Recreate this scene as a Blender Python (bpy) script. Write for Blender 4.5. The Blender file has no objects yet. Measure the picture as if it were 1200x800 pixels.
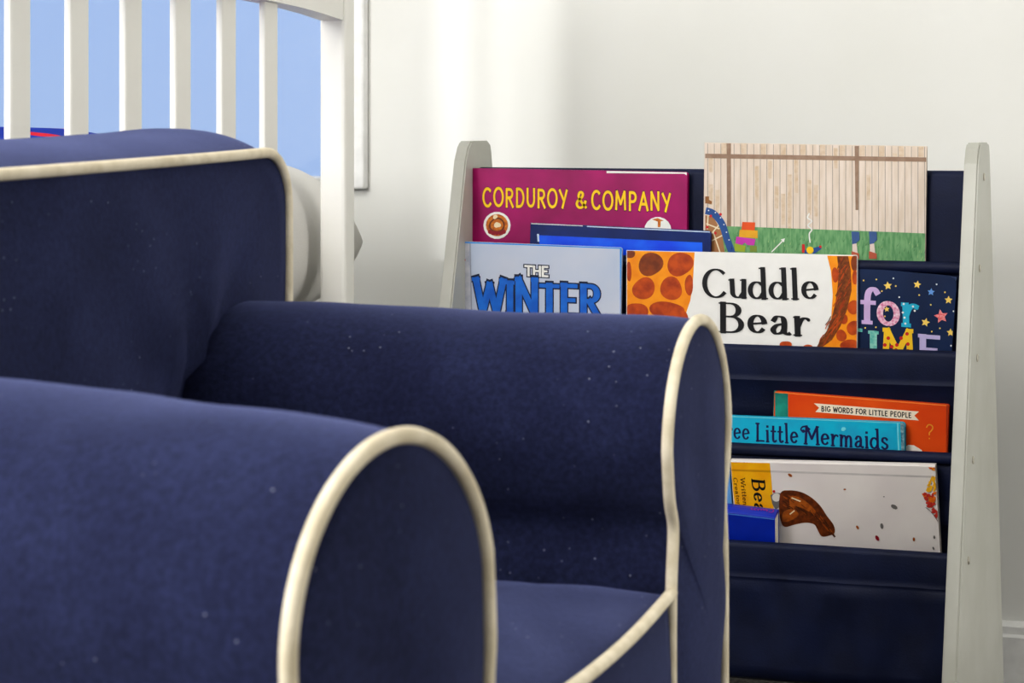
import bpy, bmesh, math, random
from mathutils import Vector, Matrix, noise
random.seed(7)
PI = math.pi
sc = bpy.context.scene
COL = sc.collection
# ------------------------------------------------------------------ camera
TH = math.radians(19.8)
FPX, CX, HY = 2700.0, 600.0, 140.0
CAMZ = 0.69
RT = Vector((math.cos(TH), math.sin(TH), 0)); FW = Vector((-math.sin(TH), math.cos(TH), 0)); UP = Vector((0, 0, 1))
CAM = Vector((0, 0, CAMZ))
def ray(px, py):
    return RT * ((px - CX) / FPX) + FW + UP * ((HY - py) / FPX)
def hit(px, py, p, n):
    d = ray(px, py); t = (p - CAM).dot(n) / d.dot(n)
    return CAM + d * t
def atY(px, py, Y):
    return hit(px, py, Vector((0, Y, 0)), Vector((0, 1, 0)))
def atX(px, py, X):
    return hit(px, py, Vector((X, 0, 0)), Vector((1, 0, 0)))
def camw(r, f):
    v = RT * r + FW * f
    return Vector((v.x, v.y, 0))

cd = bpy.data.cameras.new('camera'); cam = bpy.data.objects.new('camera', cd); COL.objects.link(cam)
cam.location = CAM; cam.rotation_euler = (PI/2, 0, TH)
cd.sensor_width = 36; cd.lens = 36 * FPX / 1200; cd.shift_y = -(400 - HY) / 1200
cd.clip_start = 0.02
cd.dof.use_dof = True; cd.dof.focus_distance = 2.42; cd.dof.aperture_fstop = 18
sc.camera = cam

# ------------------------------------------------------------------ materials
def lin(c):
    c /= 255.0
    return c / 12.92 if c <= 0.04045 else ((c + 0.055) / 1.055) ** 2.4
def rgb(c): return (lin(c[0]), lin(c[1]), lin(c[2]), 1)
MATS = {}
def mat(name, c, rough=0.5, c2=None, scale=40, spec=0.5, bump=0, bscale=300, sheen=0, coat=0, metal=0, detail=3, stretch=None, lo=.35, hi=.65):
    if name in MATS: return MATS[name]
    m = bpy.data.materials.new(name); m.use_nodes = True
    nt = m.node_tree; b = nt.nodes['Principled BSDF']
    b.inputs['Roughness'].default_value = rough
    b.inputs['Metallic'].default_value = metal
    b.inputs['Specular IOR Level'].default_value = spec
    if sheen:
        b.inputs['Sheen Weight'].default_value = sheen
        b.inputs['Sheen Roughness'].default_value = .5
    if coat:
        b.inputs['Coat Weight'].default_value = coat; b.inputs['Coat Roughness'].default_value = .12
    tc = nt.nodes.new('ShaderNodeTexCoord')
    src = tc.outputs['Object']
    if stretch:
        mp = nt.nodes.new('ShaderNodeMapping'); mp.inputs['Scale'].default_value = stretch
        nt.links.new(src, mp.inputs['Vector']); src = mp.outputs['Vector']
    n = nt.nodes.new('ShaderNodeTexNoise'); n.inputs['Scale'].default_value = scale; n.inputs['Detail'].default_value = detail
    nt.links.new(src, n.inputs['Vector'])
    r = nt.nodes.new('ShaderNodeValToRGB')
    c2 = c2 or tuple(min(255, x * 0.95) for x in c)
    r.color_ramp.elements[0].color = rgb(c2); r.color_ramp.elements[1].color = rgb(c)
    r.color_ramp.elements[0].position = lo; r.color_ramp.elements[1].position = hi
    nt.links.new(n.outputs['Fac'], r.inputs['Fac']); nt.links.new(r.outputs['Color'], b.inputs['Base Color'])
    if bump:
        n2 = nt.nodes.new('ShaderNodeTexNoise'); n2.inputs['Scale'].default_value = bscale; n2.inputs['Detail'].default_value = 2
        nt.links.new(tc.outputs['Object'], n2.inputs['Vector'])
        bp = nt.nodes.new('ShaderNodeBump'); bp.inputs['Strength'].default_value = bump; bp.inputs['Distance'].default_value = 0.001
        nt.links.new(n2.outputs['Fac'], bp.inputs['Height']); nt.links.new(bp.outputs['Normal'], b.inputs['Normal'])
    MATS[name] = m
    return m

def lint_fabric(name, c, c2, sheen=.4):
    """brushed cotton with a weave bump and sparse pale lint specks"""
    m = mat(name, c, .92, c2, 14, .15, .35, 900, sheen)
    nt = m.node_tree; b = nt.nodes['Principled BSDF']
    src = b.inputs['Base Color'].links[0].from_socket
    tc = [n for n in nt.nodes if n.type == 'TEX_COORD'][0]
    # fine weave
    w = nt.nodes.new('ShaderNodeTexNoise'); w.inputs['Scale'].default_value = 260; w.inputs['Detail'].default_value = 4
    nt.links.new(tc.outputs['Object'], w.inputs['Vector'])
    wr = nt.nodes.new('ShaderNodeValToRGB')
    wr.color_ramp.elements[0].color = (.72, .72, .72, 1); wr.color_ramp.elements[1].color = (1.3, 1.3, 1.3, 1)
    wr.color_ramp.elements[0].position = .3; wr.color_ramp.elements[1].position = .7
    nt.links.new(w.outputs['Fac'], wr.inputs['Fac'])
    mx = nt.nodes.new('ShaderNodeMix'); mx.data_type = 'RGBA'; mx.blend_type = 'MULTIPLY'; mx.inputs['Factor'].default_value = 1
    nt.links.new(src, mx.inputs['A']); nt.links.new(wr.outputs['Color'], mx.inputs['B'])
    v = nt.nodes.new('ShaderNodeTexVoronoi'); v.inputs['Scale'].default_value = 105
    nt.links.new(tc.outputs['Object'], v.inputs['Vector'])
    r = nt.nodes.new('ShaderNodeValToRGB')
    r.color_ramp.elements[0].color = (.5, .5, .5, 1); r.color_ramp.elements[1].color = (0, 0, 0, 1)
    r.color_ramp.elements[0].position = .03; r.color_ramp.elements[1].position = .085
    nt.links.new(v.outputs['Distance'], r.inputs['Fac'])
    n = nt.nodes.new('ShaderNodeTexNoise'); n.inputs['Scale'].default_value = 9
    nt.links.new(tc.outputs['Object'], n.inputs['Vector'])
    r2 = nt.nodes.new('ShaderNodeValToRGB')
    r2.color_ramp.elements[0].position = .46; r2.color_ramp.elements[1].position = .56
    nt.links.new(n.outputs['Fac'], r2.inputs['Fac'])
    mm = nt.nodes.new('ShaderNodeMath'); mm.operation = 'MULTIPLY'
    nt.links.new(r.outputs['Color'], mm.inputs[0]); nt.links.new(r2.outputs['Color'], mm.inputs[1])
    m2 = nt.nodes.new('ShaderNodeMix'); m2.data_type = 'RGBA'
    nt.links.new(mm.outputs[0], m2.inputs['Factor']); nt.links.new(mx.outputs['Result'], m2.inputs['A'])
    m2.inputs['B'].default_value = rgb((190, 195, 215))
    nt.links.new(m2.outputs['Result'], b.inputs['Base Color'])
    if sheen: b.inputs['Sheen Tint'].default_value = rgb((140, 150, 205))
    return m

NAVY = lint_fabric('navy_twill', (38, 43, 73), (29, 33, 60), .5)
CREAM = mat('cream_piping', (232, 222, 200), .8, (214, 203, 178), 60, .2, .4, 700)
SLING = mat('navy_nylon', (17, 28, 62), .6, (12, 21, 50), 25, .3, .2, 500)
GREY = mat('grey_paint', (184, 184, 176), .38, (177, 177, 168), 18, .5)
DOWEL = mat('white_dowel', (225, 225, 222), .4)
CHROME = mat('nickel_screw', (215, 210, 200), .22, metal=1)
WHITE = mat('white_paint', (243, 242, 236), .4, (240, 239, 233), 12, .4)
WALLM = mat('wall_paint', (228, 228, 224), .75, (225, 225, 220), 5, .25)
TRIM = mat('trim_paint', (240, 240, 238), .35)
CARPET = mat('grey_carpet', (120, 116, 112), .95, (72, 70, 70), 180, .1, 1, 260)
CEIL = mat('ceiling_paint', (240, 240, 236), .9)
LINEN = mat('white_sheet', (222, 220, 215), .85, (214, 212, 208), 9, .2, .3, 500)
PAGE = mat('page_edges', (238, 232, 218), .8, (222, 214, 196), 300, .2, stretch=(1, 1, 6))

# ------------------------------------------------------------------ object helpers
def mk(name, bm, mats, parent=None, smooth=False, loc=None):
    me = bpy.data.meshes.new(name)
    bm.normal_update(); bm.to_mesh(me); bm.free()
    if not isinstance(mats, (list, tuple)): mats = [mats]
    for m in mats: me.materials.append(m)
    if smooth:
        for p in me.polygons: p.use_smooth = True
    o = bpy.data.objects.new(name, me); COL.objects.link(o)
    if parent: o.parent = parent
    if loc is not None: o.location = loc
    return o
def empty(name, label=None, cat=None, loc=(0, 0, 0), rz=0, group=None):
    o = bpy.data.objects.new(name, None); COL.objects.link(o)
    o.location = loc; o.rotation_euler = (0, 0, rz); o.empty_display_size = .05
    if label: o['label'] = label
    if cat: o['category'] = cat
    if group: o['group'] = group
    return o
def tag(o, label, cat, group=None):
    o['label'] = label; o['category'] = cat
    if group: o['group'] = group
    return o
def box(bm, a, b, bev=0, seg=2):
    vs = [bm.verts.new((x, y, z)) for x in (a[0], b[0]) for y in (a[1], b[1]) for z in (a[2], b[2])]
    fs = [(0, 1, 3, 2), (4, 6, 7, 5), (0, 4, 5, 1), (2, 3, 7, 6), (0, 2, 6, 4), (1, 5, 7, 3)]
    F = [bm.faces.new([vs[i] for i in f]) for f in fs]
    if bev:
        es = list({e for f in F for e in f.edges})
        bmesh.ops.bevel(bm, geom=es, offset=bev, segments=seg, affect='EDGES', profile=.5)
    return bm
def tube(bm, pts, r, seg=12, closed=False, cap=True):
    pts = [Vector(p) for p in pts]; n = len(pts); rings = []
    prev = None
    for i, p in enumerate(pts):
        if closed: t = pts[(i + 1) % n] - pts[(i - 1) % n]
        else: t = pts[min(i + 1, n - 1)] - pts[max(i - 1, 0)]
        t.normalize()
        if prev is None:
            a = t.cross(Vector((0, 0, 1)))
            if a.length < .05: a = t.cross(Vector((1, 0, 0)))
        else: a = prev - t * prev.dot(t)
        a.normalize(); prev = a; b = t.cross(a)
        rr = r(i / (n - 1)) if callable(r) else r
        rings.append([bm.verts.new(p + (a * math.cos(2*PI*k/seg) + b * math.sin(2*PI*k/seg)) * rr) for k in range(seg)])
    for i in range(n if closed else n - 1):
        A, B = rings[i], rings[(i + 1) % n]
        off = 0
        if closed and i == n - 1:
            off = min(range(seg), key=lambda o: (A[0].co - B[o].co).length)
        for k in range(seg):
            bm.faces.new((A[k], A[(k+1) % seg], B[(k+1+off) % seg], B[(k+off) % seg]))
    if cap and not closed:
        bm.faces.new(rings[0][::-1]); bm.faces.new(rings[-1])
    return bm
def rot_prism(bm, prof, axis_pts):  # prof: polygon of Vectors, extruded by vector
    pass
def catmull(pts, k=8, closed=False):
    n = len(pts)
    if n < 3: return list(pts)
    out = []
    rng = range(n if closed else n - 1)
    for i in rng:
        if closed: p0, p1, p2, p3 = pts[i-1], pts[i], pts[(i+1) % n], pts[(i+2) % n]
        else: p0, p1, p2, p3 = pts[max(i-1, 0)], pts[i], pts[i+1], pts[min(i+2, n-1)]
        for j in range(k):
            t = j / k
            out.append(tuple(.5*((2*b) + (-a + c)*t + (2*a - 5*b + 4*c - d)*t*t + (-a + 3*b - 3*c + d)*t**3)
                             for a, b, c, d in zip(p0, p1, p2, p3)))
    if not closed: out.append(tuple(pts[-1]))
    return out

def upholstered(outline, axis, t0, t1, crown=0.0, dome0=0.0, dome1=0.0, ns=26, nk=14, wr=0.0025, wf=9.0, extra=None):
    """closed fabric volume: an outline swept along an axis, its sides crowned between two seams and its caps puffed.
    Returns (bmesh, seam loop at t1)."""
    bm = bmesh.new(); n = len(outline)
    cx = sum(p[0] for p in outline)/n; cy = sum(p[1] for p in outline)/n
    nor = []
    for i in range(n):
        a = outline[i-1]; b = outline[(i+1) % n]
        d = Vector((b[1]-a[1], -(b[0]-a[0]))); d.normalize()
        if d.dot(Vector((outline[i][0]-cx, outline[i][1]-cy))) < 0 and False: d = -d
        nor.append(d)
    def P(a, b, t):
        if axis == 'x': return Vector((t, a, b))
        if axis == 'y': return Vector((a, t, b))
        return Vector((a, b, t))
    rings = []
    for s in range(ns + 1):
        u = s/ns
        # sections gather near the seams
        u = .5 - .5*math.cos(PI*u)
        cr = crown * (1 - abs(2*u - 1)**2.6)
        t = t0 + (t1 - t0)*u
        rings.append([bm.verts.new(P(p[0] + d.x*cr, p[1] + d.y*cr, t)) for p, d in zip(outline, nor)])
    for A, B in zip(rings, rings[1:]):
        for i in range(n):
            bm.faces.new((A[i], A[(i+1) % n], B[(i+1) % n], B[i]))
    seam = [v.co.copy() for v in rings[-1]]
    seam0 = [v.co.copy() for v in rings[0]]
    for ring, t, dm, sg in ((rings[0], t0, dome0, -1), (rings[-1], t1, dome1, 1)):
        prev = ring
        # caps: shrink toward the centroid line so tall outlines stay tidy
        for k in range(1, nk):
            s = 1 - k/nk
            h = dm * (1 - s**2.2)
            cur = [bm.verts.new(P(cx + (p[0]-cx)*s, cy + (p[1]-cy)*s, t + sg*h)) for p in outline]
            for i in range(n):
                q = (prev[i], prev[(i+1) % n], cur[(i+1) % n], cur[i])
                bm.faces.new(q if sg > 0 else q[::-1])
            prev = cur
        c = bm.verts.new(P(cx, cy, t + sg*dm))
        for i in range(n):
            q = (prev[i], prev[(i+1) % n], c)
            bm.faces.new(q if sg > 0 else q[::-1])
    bmesh.ops.recalc_face_normals(bm, faces=bm.faces)
    bm.normal_update()
    if wr or extra:
        mv = []
        for v in bm.verts:
            q = v.co * wf
            d = (noise.noise(q) + .5*noise.noise(q*2.3 + Vector((5, 1, 2)))) * wr
            if extra: d += extra(v.co, v.normal)
            mv.append((v, v.normal * d))
        for v, d in mv: v.co += d
        k = 0
    return bm, seam, seam0

def struct(name, bm, m, parent=None):
    o = mk(name, bm, m, parent)
    if not parent: o['kind'] = 'structure'
    return o

# ------------------------------------------------------------------ room shell
WY = 2.85                       # back wall plane
XL, XR, YF, ZC = -2.35, 1.9, -1.6, 2.45
wx0, wx1 = -2.05, atY(388, 100, WY).x       # window opening
wz0, wz1 = atY(400, 212, WY).z, 2.0
def boxm(*bxs, bev=0):
    bm = bmesh.new()
    for a, b in bxs: box(bm, a, b, bev)
    return bm
struct('floor', boxm(((XL-.1, YF-.1, -.08), (XR+.1, WY+.12, 0))), CARPET)
struct('ceiling', boxm(((XL-.1, YF-.1, ZC), (XR+.1, WY+.12, ZC+.08))), CEIL)
struct('wall_back', boxm(((XL-.1, WY, 0), (wx0, WY+.12, ZC)), ((wx1, WY, 0), (XR+.1, WY+.12, ZC)),
                         ((wx0, WY, 0), (wx1, WY+.12, wz0)), ((wx0, WY, wz1), (wx1, WY+.12, ZC))), WALLM)
LY0, LY1, LZ0, LZ1 = -.245, .317, .55, 2.10
struct('wall_left', boxm(((XL-.1, YF, 0), (XL, LY0, ZC)), ((XL-.1, LY1, 0), (XL, WY, ZC)), ((XL-.1, LY0, 0), (XL, LY1, LZ0)), ((XL-.1, LY0, LZ1), (XL, LY1, ZC))), WALLM)
struct('wall_right', boxm(((XR, YF, 0), (XR+.1, WY, ZC))), WALLM)
struct('wall_front', boxm(((XL-.1, YF-.1, 0), (XR+.1, YF, ZC))), WALLM)
# baseboard with a stepped top
bbz = atY(1178, 726, WY).z
bm = bmesh.new()
prof = [(0, 0), (-.016, 0), (-.016, bbz*.78), (-.012, bbz*.82), (-.012, bbz*.93), (-.004, bbz), (0, bbz)]
for x0, x1 in ((XL, XR),):
    A = [bm.verts.new((x0, WY + y - .0005, z)) for y, z in prof]; B = [bm.verts.new((x1, WY + y - .0005, z)) for y, z in prof]
    for i in range(len(prof)):
        j = (i+1) % len(prof); bm.faces.new((A[i], A[j], B[j], B[i]))
    bm.faces.new(A[::-1]); bm.faces.new(B)
struct('baseboard_back', bm, TRIM)
# window: casing, sash, pane (daylight sky behind it)
win = empty('window_1', loc=((wx0+wx1)/2, WY, wz0)); win['kind'] = 'structure'
L = lambda a: (a[0]-win.location.x, a[1]-win.location.y, a[2]-win.location.z)
cx1 = atY(432, 100, WY).x
bm = boxm((L((wx1-.004, WY-.018, wz0-.01)), L((cx1, WY, wz1+.06))), (L((wx0-.06, WY-.018, wz0-.01)), L((wx0+.004, WY, wz1+.06))),
          (L((wx0+.004, WY-.018, wz1)), L((wx1-.004, WY, wz1+.06))), bev=.003)
mk('window_casing', bm, TRIM, win)
bm = boxm((L((wx0-.08, WY-.045, wz0-.012)), L((wx1-.002, WY+.03, wz0+.006))), bev=.003)
mk('window_sill', bm, TRIM, win)
fx = atY(333, 100, WY+.06).x
bm = boxm((L((wx0, WY+.05, wz0)), L((wx0+.04, WY+.08, wz1))), (L((wx1-.012, WY+.05, wz0)), L((wx1, WY+.08, wz1))),
          (L((wx0, WY+.05, wz1-.04)), L((wx1, WY+.08, wz1))))
mk('window_frame', bm, TRIM, win)
g = bpy.data.materials.new('window_glass'); g.use_nodes = True; nt = g.node_tree; nt.nodes.clear()
o_ = nt.nodes.new('ShaderNodeOutputMaterial'); tr = nt.nodes.new('ShaderNodeBsdfTransparent'); gl = nt.nodes.new('ShaderNodeBsdfGlossy')
gl.inputs['Roughness'].default_value = .05; mx = nt.nodes.new('ShaderNodeMixShader'); mx.inputs[0].default_value = .05
nt.links.new(tr.outputs[0], mx.inputs[1]); nt.links.new(gl.outputs[0], mx.inputs[2]); nt.links.new(mx.outputs[0], o_.inputs[0])
mk('window_pane', boxm((L((wx0, WY+.062, wz0)), L((wx1, WY+.066, wz1)))), g, win)
win2 = empty('window_2', loc=(XL, (LY0+LY1)/2, LZ0)); win2['kind'] = 'structure'  # unseen side window, opening and bar shaped for the sun stripes on the wall
L2 = lambda a: (a[0]-XL, a[1]-(LY0+LY1)/2, a[2]-LZ0)
fb = lambda y0, y1, z0=LZ0, z1=LZ1: (L2((XL-.065, y0, z0)), L2((XL-.055, y1, z1)))
mk('window_frame', boxm(fb(LY0, LY0+.02), fb(LY1-.02, LY1), fb(.036, .072), fb(LY0, LY1, LZ0, LZ0+.03), fb(LY0, LY1, LZ1-.02, LZ1)), TRIM, win2)
mk('window_pane', boxm((L2((XL-.052, LY0, LZ0)), L2((XL-.048, LY1, LZ1)))), g, win2)

# ------------------------------------------------------------------ world + lights
w = bpy.data.worlds.new('sky'); sc.world = w; w.use_nodes = True
nt = w.node_tree; bg = nt.nodes['Background']
tc = nt.nodes.new('ShaderNodeTexCoord'); sx = nt.nodes.new('ShaderNodeSeparateXYZ'); nt.links.new(tc.outputs['Generated'], sx.inputs[0])
rp = nt.nodes.new('ShaderNodeValToRGB'); nt.links.new(sx.outputs['Z'], rp.inputs['Fac'])
rp.color_ramp.elements[0].color = rgb((163, 189, 232)); rp.color_ramp.elements[0].position = 0
rp.color_ramp.elements[1].color = rgb((148, 178, 230)); rp.color_ramp.elements[1].position = .35
nt.links.new(rp.outputs['Color'], bg.inputs['Color']); bg.inputs['Strength'].default_value = .93
def area(name, loc, target, size, power, color=(1, 1, 1), sy=None, spread=None):
    l = bpy.data.lights.new(name, 'AREA'); l.energy = power; l.color = color
    l.shape = 'RECTANGLE'; l.size = size; l.size_y = sy or size
    if spread: l.spread = spread
    o = bpy.data.objects.new(name, l); COL.objects.link(o); o.location = loc
    o.rotation_euler = (Vector(target) - Vector(loc)).to_track_quat('-Z', 'Y').to_euler()
    return o
area('overhead_fill', (-1.0, 0.5, 2.4), (-.5, 1.4, 0), 1.4, 46, (1, .97, .92))  # added soft overhead area lamp to light the closed room, no fixture
area('room_window_light', (-1.9, -0.75, 1.5), (-.5, 2.4, .4), .9, 55, (1, .985, .97), 1.3)
area('fill_light', (1.7, 1.75, .75), (-.9, 2.4, .4), .9, 17, (1, .98, .95))
sl_ = bpy.data.lights.new('sun', 'SUN'); sl_.energy = .85; sl_.angle = math.radians(.7); sl_.color = (1, 1, 1)
so = bpy.data.objects.new('sun', sl_); COL.objects.link(so)
so.rotation_euler = Vector((.4327, .9015, -.36)).to_track_quat('-Z', 'Y').to_euler()

# ------------------------------------------------------------------ armchair
S = 1.1
def Z(z): return CAMZ - (.64 - z)*S
Fc = (.948, -.317); Lc = (.317, .948)
def cc(r, f): return camw(r*S, f*S)
org = cc(-.287, 1.278)
fdir = camw(*Fc)
RZ = math.atan2(fdir.y, fdir.x)
chair = empty('toddler_armchair', 'navy blue upholstered child armchair with thick cream piping, in the foreground', 'armchair', org, RZ)
PR = .0040
def lerp0(a, b, t): return a + (b-a)*t
def roll_profile(zt, r, waist, foot, zw, zb, n=26):
    """rolled arm section: round top, pinched waist, straight skirt; (y, z) counter-clockwise"""
    zc = zt - r
    a0 = math.radians(4)
    right = [(r*math.cos(a), zc + r*math.sin(a)) for a in [a0 + (PI/2 - a0)*i/n for i in range(n+1)]]
    h = zc - zw
    ctrl = [(foot, zb)] + [(foot, zb + (zw-.06-zb)*i/8) for i in range(1, 9)] + [(foot*.975, zw-.03), (waist, zw), (lerp0(waist, r, .62), zw + h*.45), right[0]]
    low = catmull(ctrl, 4)[:-1]
    R = low + right
    out = R + [(-a, b) for a, b in R[::-1][1:]]
    nb = 6
    out += [(-foot + 2*foot*i/nb, zb) for i in range(1, nb)]
    return [(a*1.0, b) for a, b in out]
zb = .012
def arm(pos, yaw, length, r, waist, foot, lbl, seed, top=.52, drop=0, roll=0):
    prof = roll_profile(Z(top), r*S, waist*S, foot*S, Z(.398), zb)
    def extra(co, nrm):
        # soft horizontal pull folds on the flanks
        side = max(0, 1 - abs(nrm.z)*1.2)
        return .0016*side*math.sin(co.z*70 + 3*noise.noise(co*7 + Vector((seed, 0, 0))))*max(0, noise.noise(co*5 + Vector((0, seed, 3))))
    bm, seam, s0 = upholstered(prof, 'x', -length*S, 0, .006, .0, .010, ns=44, nk=14, wr=.0035, wf=8, extra=extra)
    def dr(p): p.z -= drop*math.exp(p.x/.11)*max(0, min(1, (p.z-.2)/.2))
    for v in bm.verts: dr(v.co)
    for p in seam: dr(p)
    o = mk('armrest', bm, NAVY, chair, True)
    o.location = (pos[0], pos[1] + .47*math.sin(roll), pos[2]); o.rotation_euler = (roll, 0, yaw)
    o['label'] = lbl
    n = len(seam)
    # piping follows the seam up one side, over the top and down the other
    bot = [i for i in range(n) if seam[i].z < zb + .002]
    path = [p.copy() for p in seam if p.z > zb + .001]
    cy = 0
    pp = []
    for p in path:
        c = Vector((p.x, 0, max(min(p.z, Z(.445)), zb)))
        d = (p - c); d.x = 0
        if d.length: d.normalize()
        pp.append(p + d*PR*.35 + Vector((PR*.35, 0, 0)))
    bm = bmesh.new(); tube(bm, pp, PR, 12)
    mk('piping', bm, CREAM, o, True)
    return o
far = arm((.3345*S, .2635*S, 0), 0, .40, .075, .0605, .066, 'far armrest with rolled top, nearest the book sling', 3, .515)
near = arm((.352*S, -.262*S, 0), math.radians(-10), .40, .0750, .066, .070, 'near armrest with rolled top and rounded end panel', 11, .527, .010, math.radians(9.5))
# outer piping at the rear seam line of the far arm front (second welt)
# backrest
yb = .335*S; zt = Z(.617); rc = .035*S
o1 = []
def arc(cx, cy, r, a0, a1, n=8): return [(cx + r*math.cos(a0 + (a1-a0)*i/n), cy + r*math.sin(a0 + (a1-a0)*i/n)) for i in range(n+1)]
def sag(y):
    t = (yb*.96 - y)/(2*yb)
    return -.013*S*min(1, max(0, t))**.8 + .008*S*max(0, t-.6)
raw = arc(yb-rc, zt-rc, rc, 0, PI/2)
raw += [(yb-rc - (2*(yb-rc))*i/30, zt) for i in range(1, 30)]
raw += arc(-yb+rc, zt-rc, rc, PI/2, PI)
raw += [(-yb, zt-rc - (zt-rc-zb)*i/18) for i in range(1, 19)]
raw += [(-yb + 2*yb*i/16, zb) for i in range(1, 17)]
raw += [(yb, zb + (zt-rc-zb)*i/18) for i in range(1, 18)]
o1 = [(a, b + (sag(a) if b > zt-rc-.001 else 0)) for a, b in raw]
corner = Vector((0, (.2635-.075)*S, Z(.45)))
def back_extra(co, nrm):
    e = 0
    if nrm.x > .5:      # fabric gathered where the back meets the far arm
        d = (co - corner); rr = math.hypot(d.y, d.z)
        ang = math.atan2(d.z, -d.y)
        e += .0095*math.exp(-rr/.07)*math.sin(ang*8 + 2*noise.noise(co*6))*min(1, rr/.03)
        e -= .016*math.exp(-(rr/.045)**2)
    return e
bm, seam, s0 = upholstered(o1, 'x', -.15*S, 0, .017*S, .012, .012, ns=26, nk=22, wr=.0035, wf=6, extra=back_extra)
back = mk('backrest', bm, NAVY, chair, True); back.location.x = .026*S
pp = []
for i, p in enumerate(seam):
    if p.z > zb + .001:
        d = Vector((0, p.y, 0)).normalized() if p.z < zt-rc-.01 else Vector((0, (p.y - max(-yb+rc, min(yb-rc, p.y))), p.z - (zt-rc-.02)))
        d.normalize(); pp.append(p + d*PR*.4 + Vector((PR*.3, 0, 0)))
i0 = max(range(len(pp)), key=lambda i: (pp[i] - pp[i-1]).length)
pp = pp[i0:] + pp[:i0]
bm = bmesh.new(); tube(bm, pp, PR, 12); mk('piping', bm, CREAM, back, True)
# seat
ys = .198*S; xf = .334*S
zs = Z(.360)
front = [(xf + .012*math.sin(PI*(i/20)), -ys + 2*ys*i/20) for i in range(21)]
rest = [(xf - (xf+.01)*i/14, ys) for i in range(1, 15)] + [(-.01, ys - 2*ys*i/14) for i in range(1, 15)] + [(-.01 + (xf+.01)*i/14, -ys) for i in range(1, 14)]
def seat_extra(co, nrm):
    if nrm.z > .5:
        return .0030*math.sin(co.x*95 + 5*noise.noise(co*6))*max(0, noise.noise(co*4 + Vector((1, 7, 2))) + .3)
    return 0
bm, seam, s0 = upholstered(front + rest, 'z', Z(.20), zs, .004, 0, .027, ns=14, nk=22, wr=.002, wf=8, extra=seat_extra)
seat = mk('seat_cushion', bm, NAVY, chair, True)
pp = [p + Vector((PR*.5, 0, PR*.3)) for p in seam[:21]]
bm = bmesh.new(); tube(bm, pp, PR, 12); mk('piping', bm, CREAM, seat, True)
bm, seam, s0 = upholstered([(a - .004, b) for a, b in front + rest], 'z', zb, Z(.20) - .001, .002, 0, 0, ns=10, nk=6, wr=.001)
mk('seat_base', bm, NAVY, chair, True)
# outer welt on the far arm: down the outside of its end panel
oy = .075*S

# ------------------------------------------------------------------ crib
XC = -1.087
crib = empty('crib', 'white painted crib with vertical slats, behind the armchair', 'crib', (XC, 2.0, 0))
def cl(p): return (p[0]-XC, p[1]-2.0, p[2])
pitch = .092*1.087; Y0 = 1.6054*1.087
t_, w_ = .008, .034
zr = atX(379, 23, XC).z
for k in range(-6, 6):
    bm = bmesh.new(); y = Y0 + k*pitch
    box(bm, cl((XC-t_/2, y-w_/2, .235)), cl((XC+t_/2, y+w_/2, zr+.05)), .003, 2)
    mk('slat', bm, WHITE, crib)
yp = Y0 + 6.78*pitch
# top rail: gently arched underside
bm = bmesh.new()
ya, yb_ = Y0 - 6.6*pitch, yp - .012
n = 24; A = []
for i in range(n+1):
    y = ya + (yb_-ya)*i/n
    u = (yb_ - y)/.28
    zlo = zr + .020*(1 - math.exp(-u*1.6)) + (.0 if u > .15 else -.0)
    A.append([bm.verts.new(cl((x, y, z))) for x, z in ((XC-.014, zlo), (XC+.014, zlo), (XC+.014, zr+.085), (XC-.014, zr+.085))])
for a, b in zip(A, A[1:]):
    for i in range(4): bm.faces.new((a[i], a[(i+1) % 4], b[(i+1) % 4], b[i]))
bm.faces.new(A[0][::-1]); bm.faces.new(A[-1]); bmesh.ops.recalc_face_normals(bm, faces=bm.faces)
mk('top_rail', bm, WHITE, crib)
mk('bottom_rail', boxm((cl((XC-.014, ya, .17)), cl((XC+.014, yp, .24))), bev=.004), WHITE, crib)
for y in (ya, yp):
    bm = bmesh.new(); box(bm, cl((XC-.016, y-.012, 0)), cl((XC+.016, y+.018, zr+.12)), .004, 2); mk('post', bm, WHITE, crib)
for y in (ya, yp):
    bm = bmesh.new(); box(bm, cl((XC-.72, y-.016, 0)), cl((XC-.685, y+.018, .42)), .004, 2); mk('post', bm, WHITE, crib)
    bm = bmesh.new(); box(bm, cl((XC-.70, y-.010, .22)), cl((XC-.012, y+.010, .36)), .004, 2); mk('end_panel', bm, WHITE, crib)
mk('mattress_base', boxm((cl((XC-.682, ya+.02, .33)), cl((XC-.018, yp-.016, .36))), bev=.003), WHITE, crib)
# mattress
def rbox(bm, a, b, r, n=14, puff=0):
    """rounded box with subdivided faces"""
    c = (Vector(a)+Vector(b))/2; h = (Vector(b)-Vector(a))/2
    tmp = bmesh.new(); bmesh.ops.create_cube(tmp, size=2); bmesh.ops.subdivide_edges(tmp, edges=tmp.edges, cuts=n, use_grid_fill=True)
    idx = {}
    for v in tmp.verts:
        p = Vector((v.co.x, v.co.y, v.co.z))
        # gather the grid to the edges
        q = Vector([math.sin(p[i]*PI/2)*h[i] for i in range(3)])
        inn = Vector([max(-h[i]+r, min(h[i]-r, q[i])) for i in range(3)])
        d = q - inn
        if d.length > 1e-9: q = inn + d.normalized()*r
        if puff: q.z += (1 if p.z > 0 else -.3)*puff*max(0, 1-p.x**2)*max(0, 1-p.y**2)*abs(p.z)
        idx[v] = bm.verts.new(q + c)
    for f in tmp.faces: bm.faces.new([idx[v] for v in f.verts])
    tmp.free(); return bm
zm = atX(360, 192, XC-.06).z
ZM = .445
bm = bmesh.new(); rbox(bm, (XC-.68, ya+.03, .361), (XC-.022, yp-.016, ZM), .03, 16)
o = mk('mattress', bm, LINEN, None, True)
tag(o, 'white crib mattress under the pillows, behind the slats', 'mattress')
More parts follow.
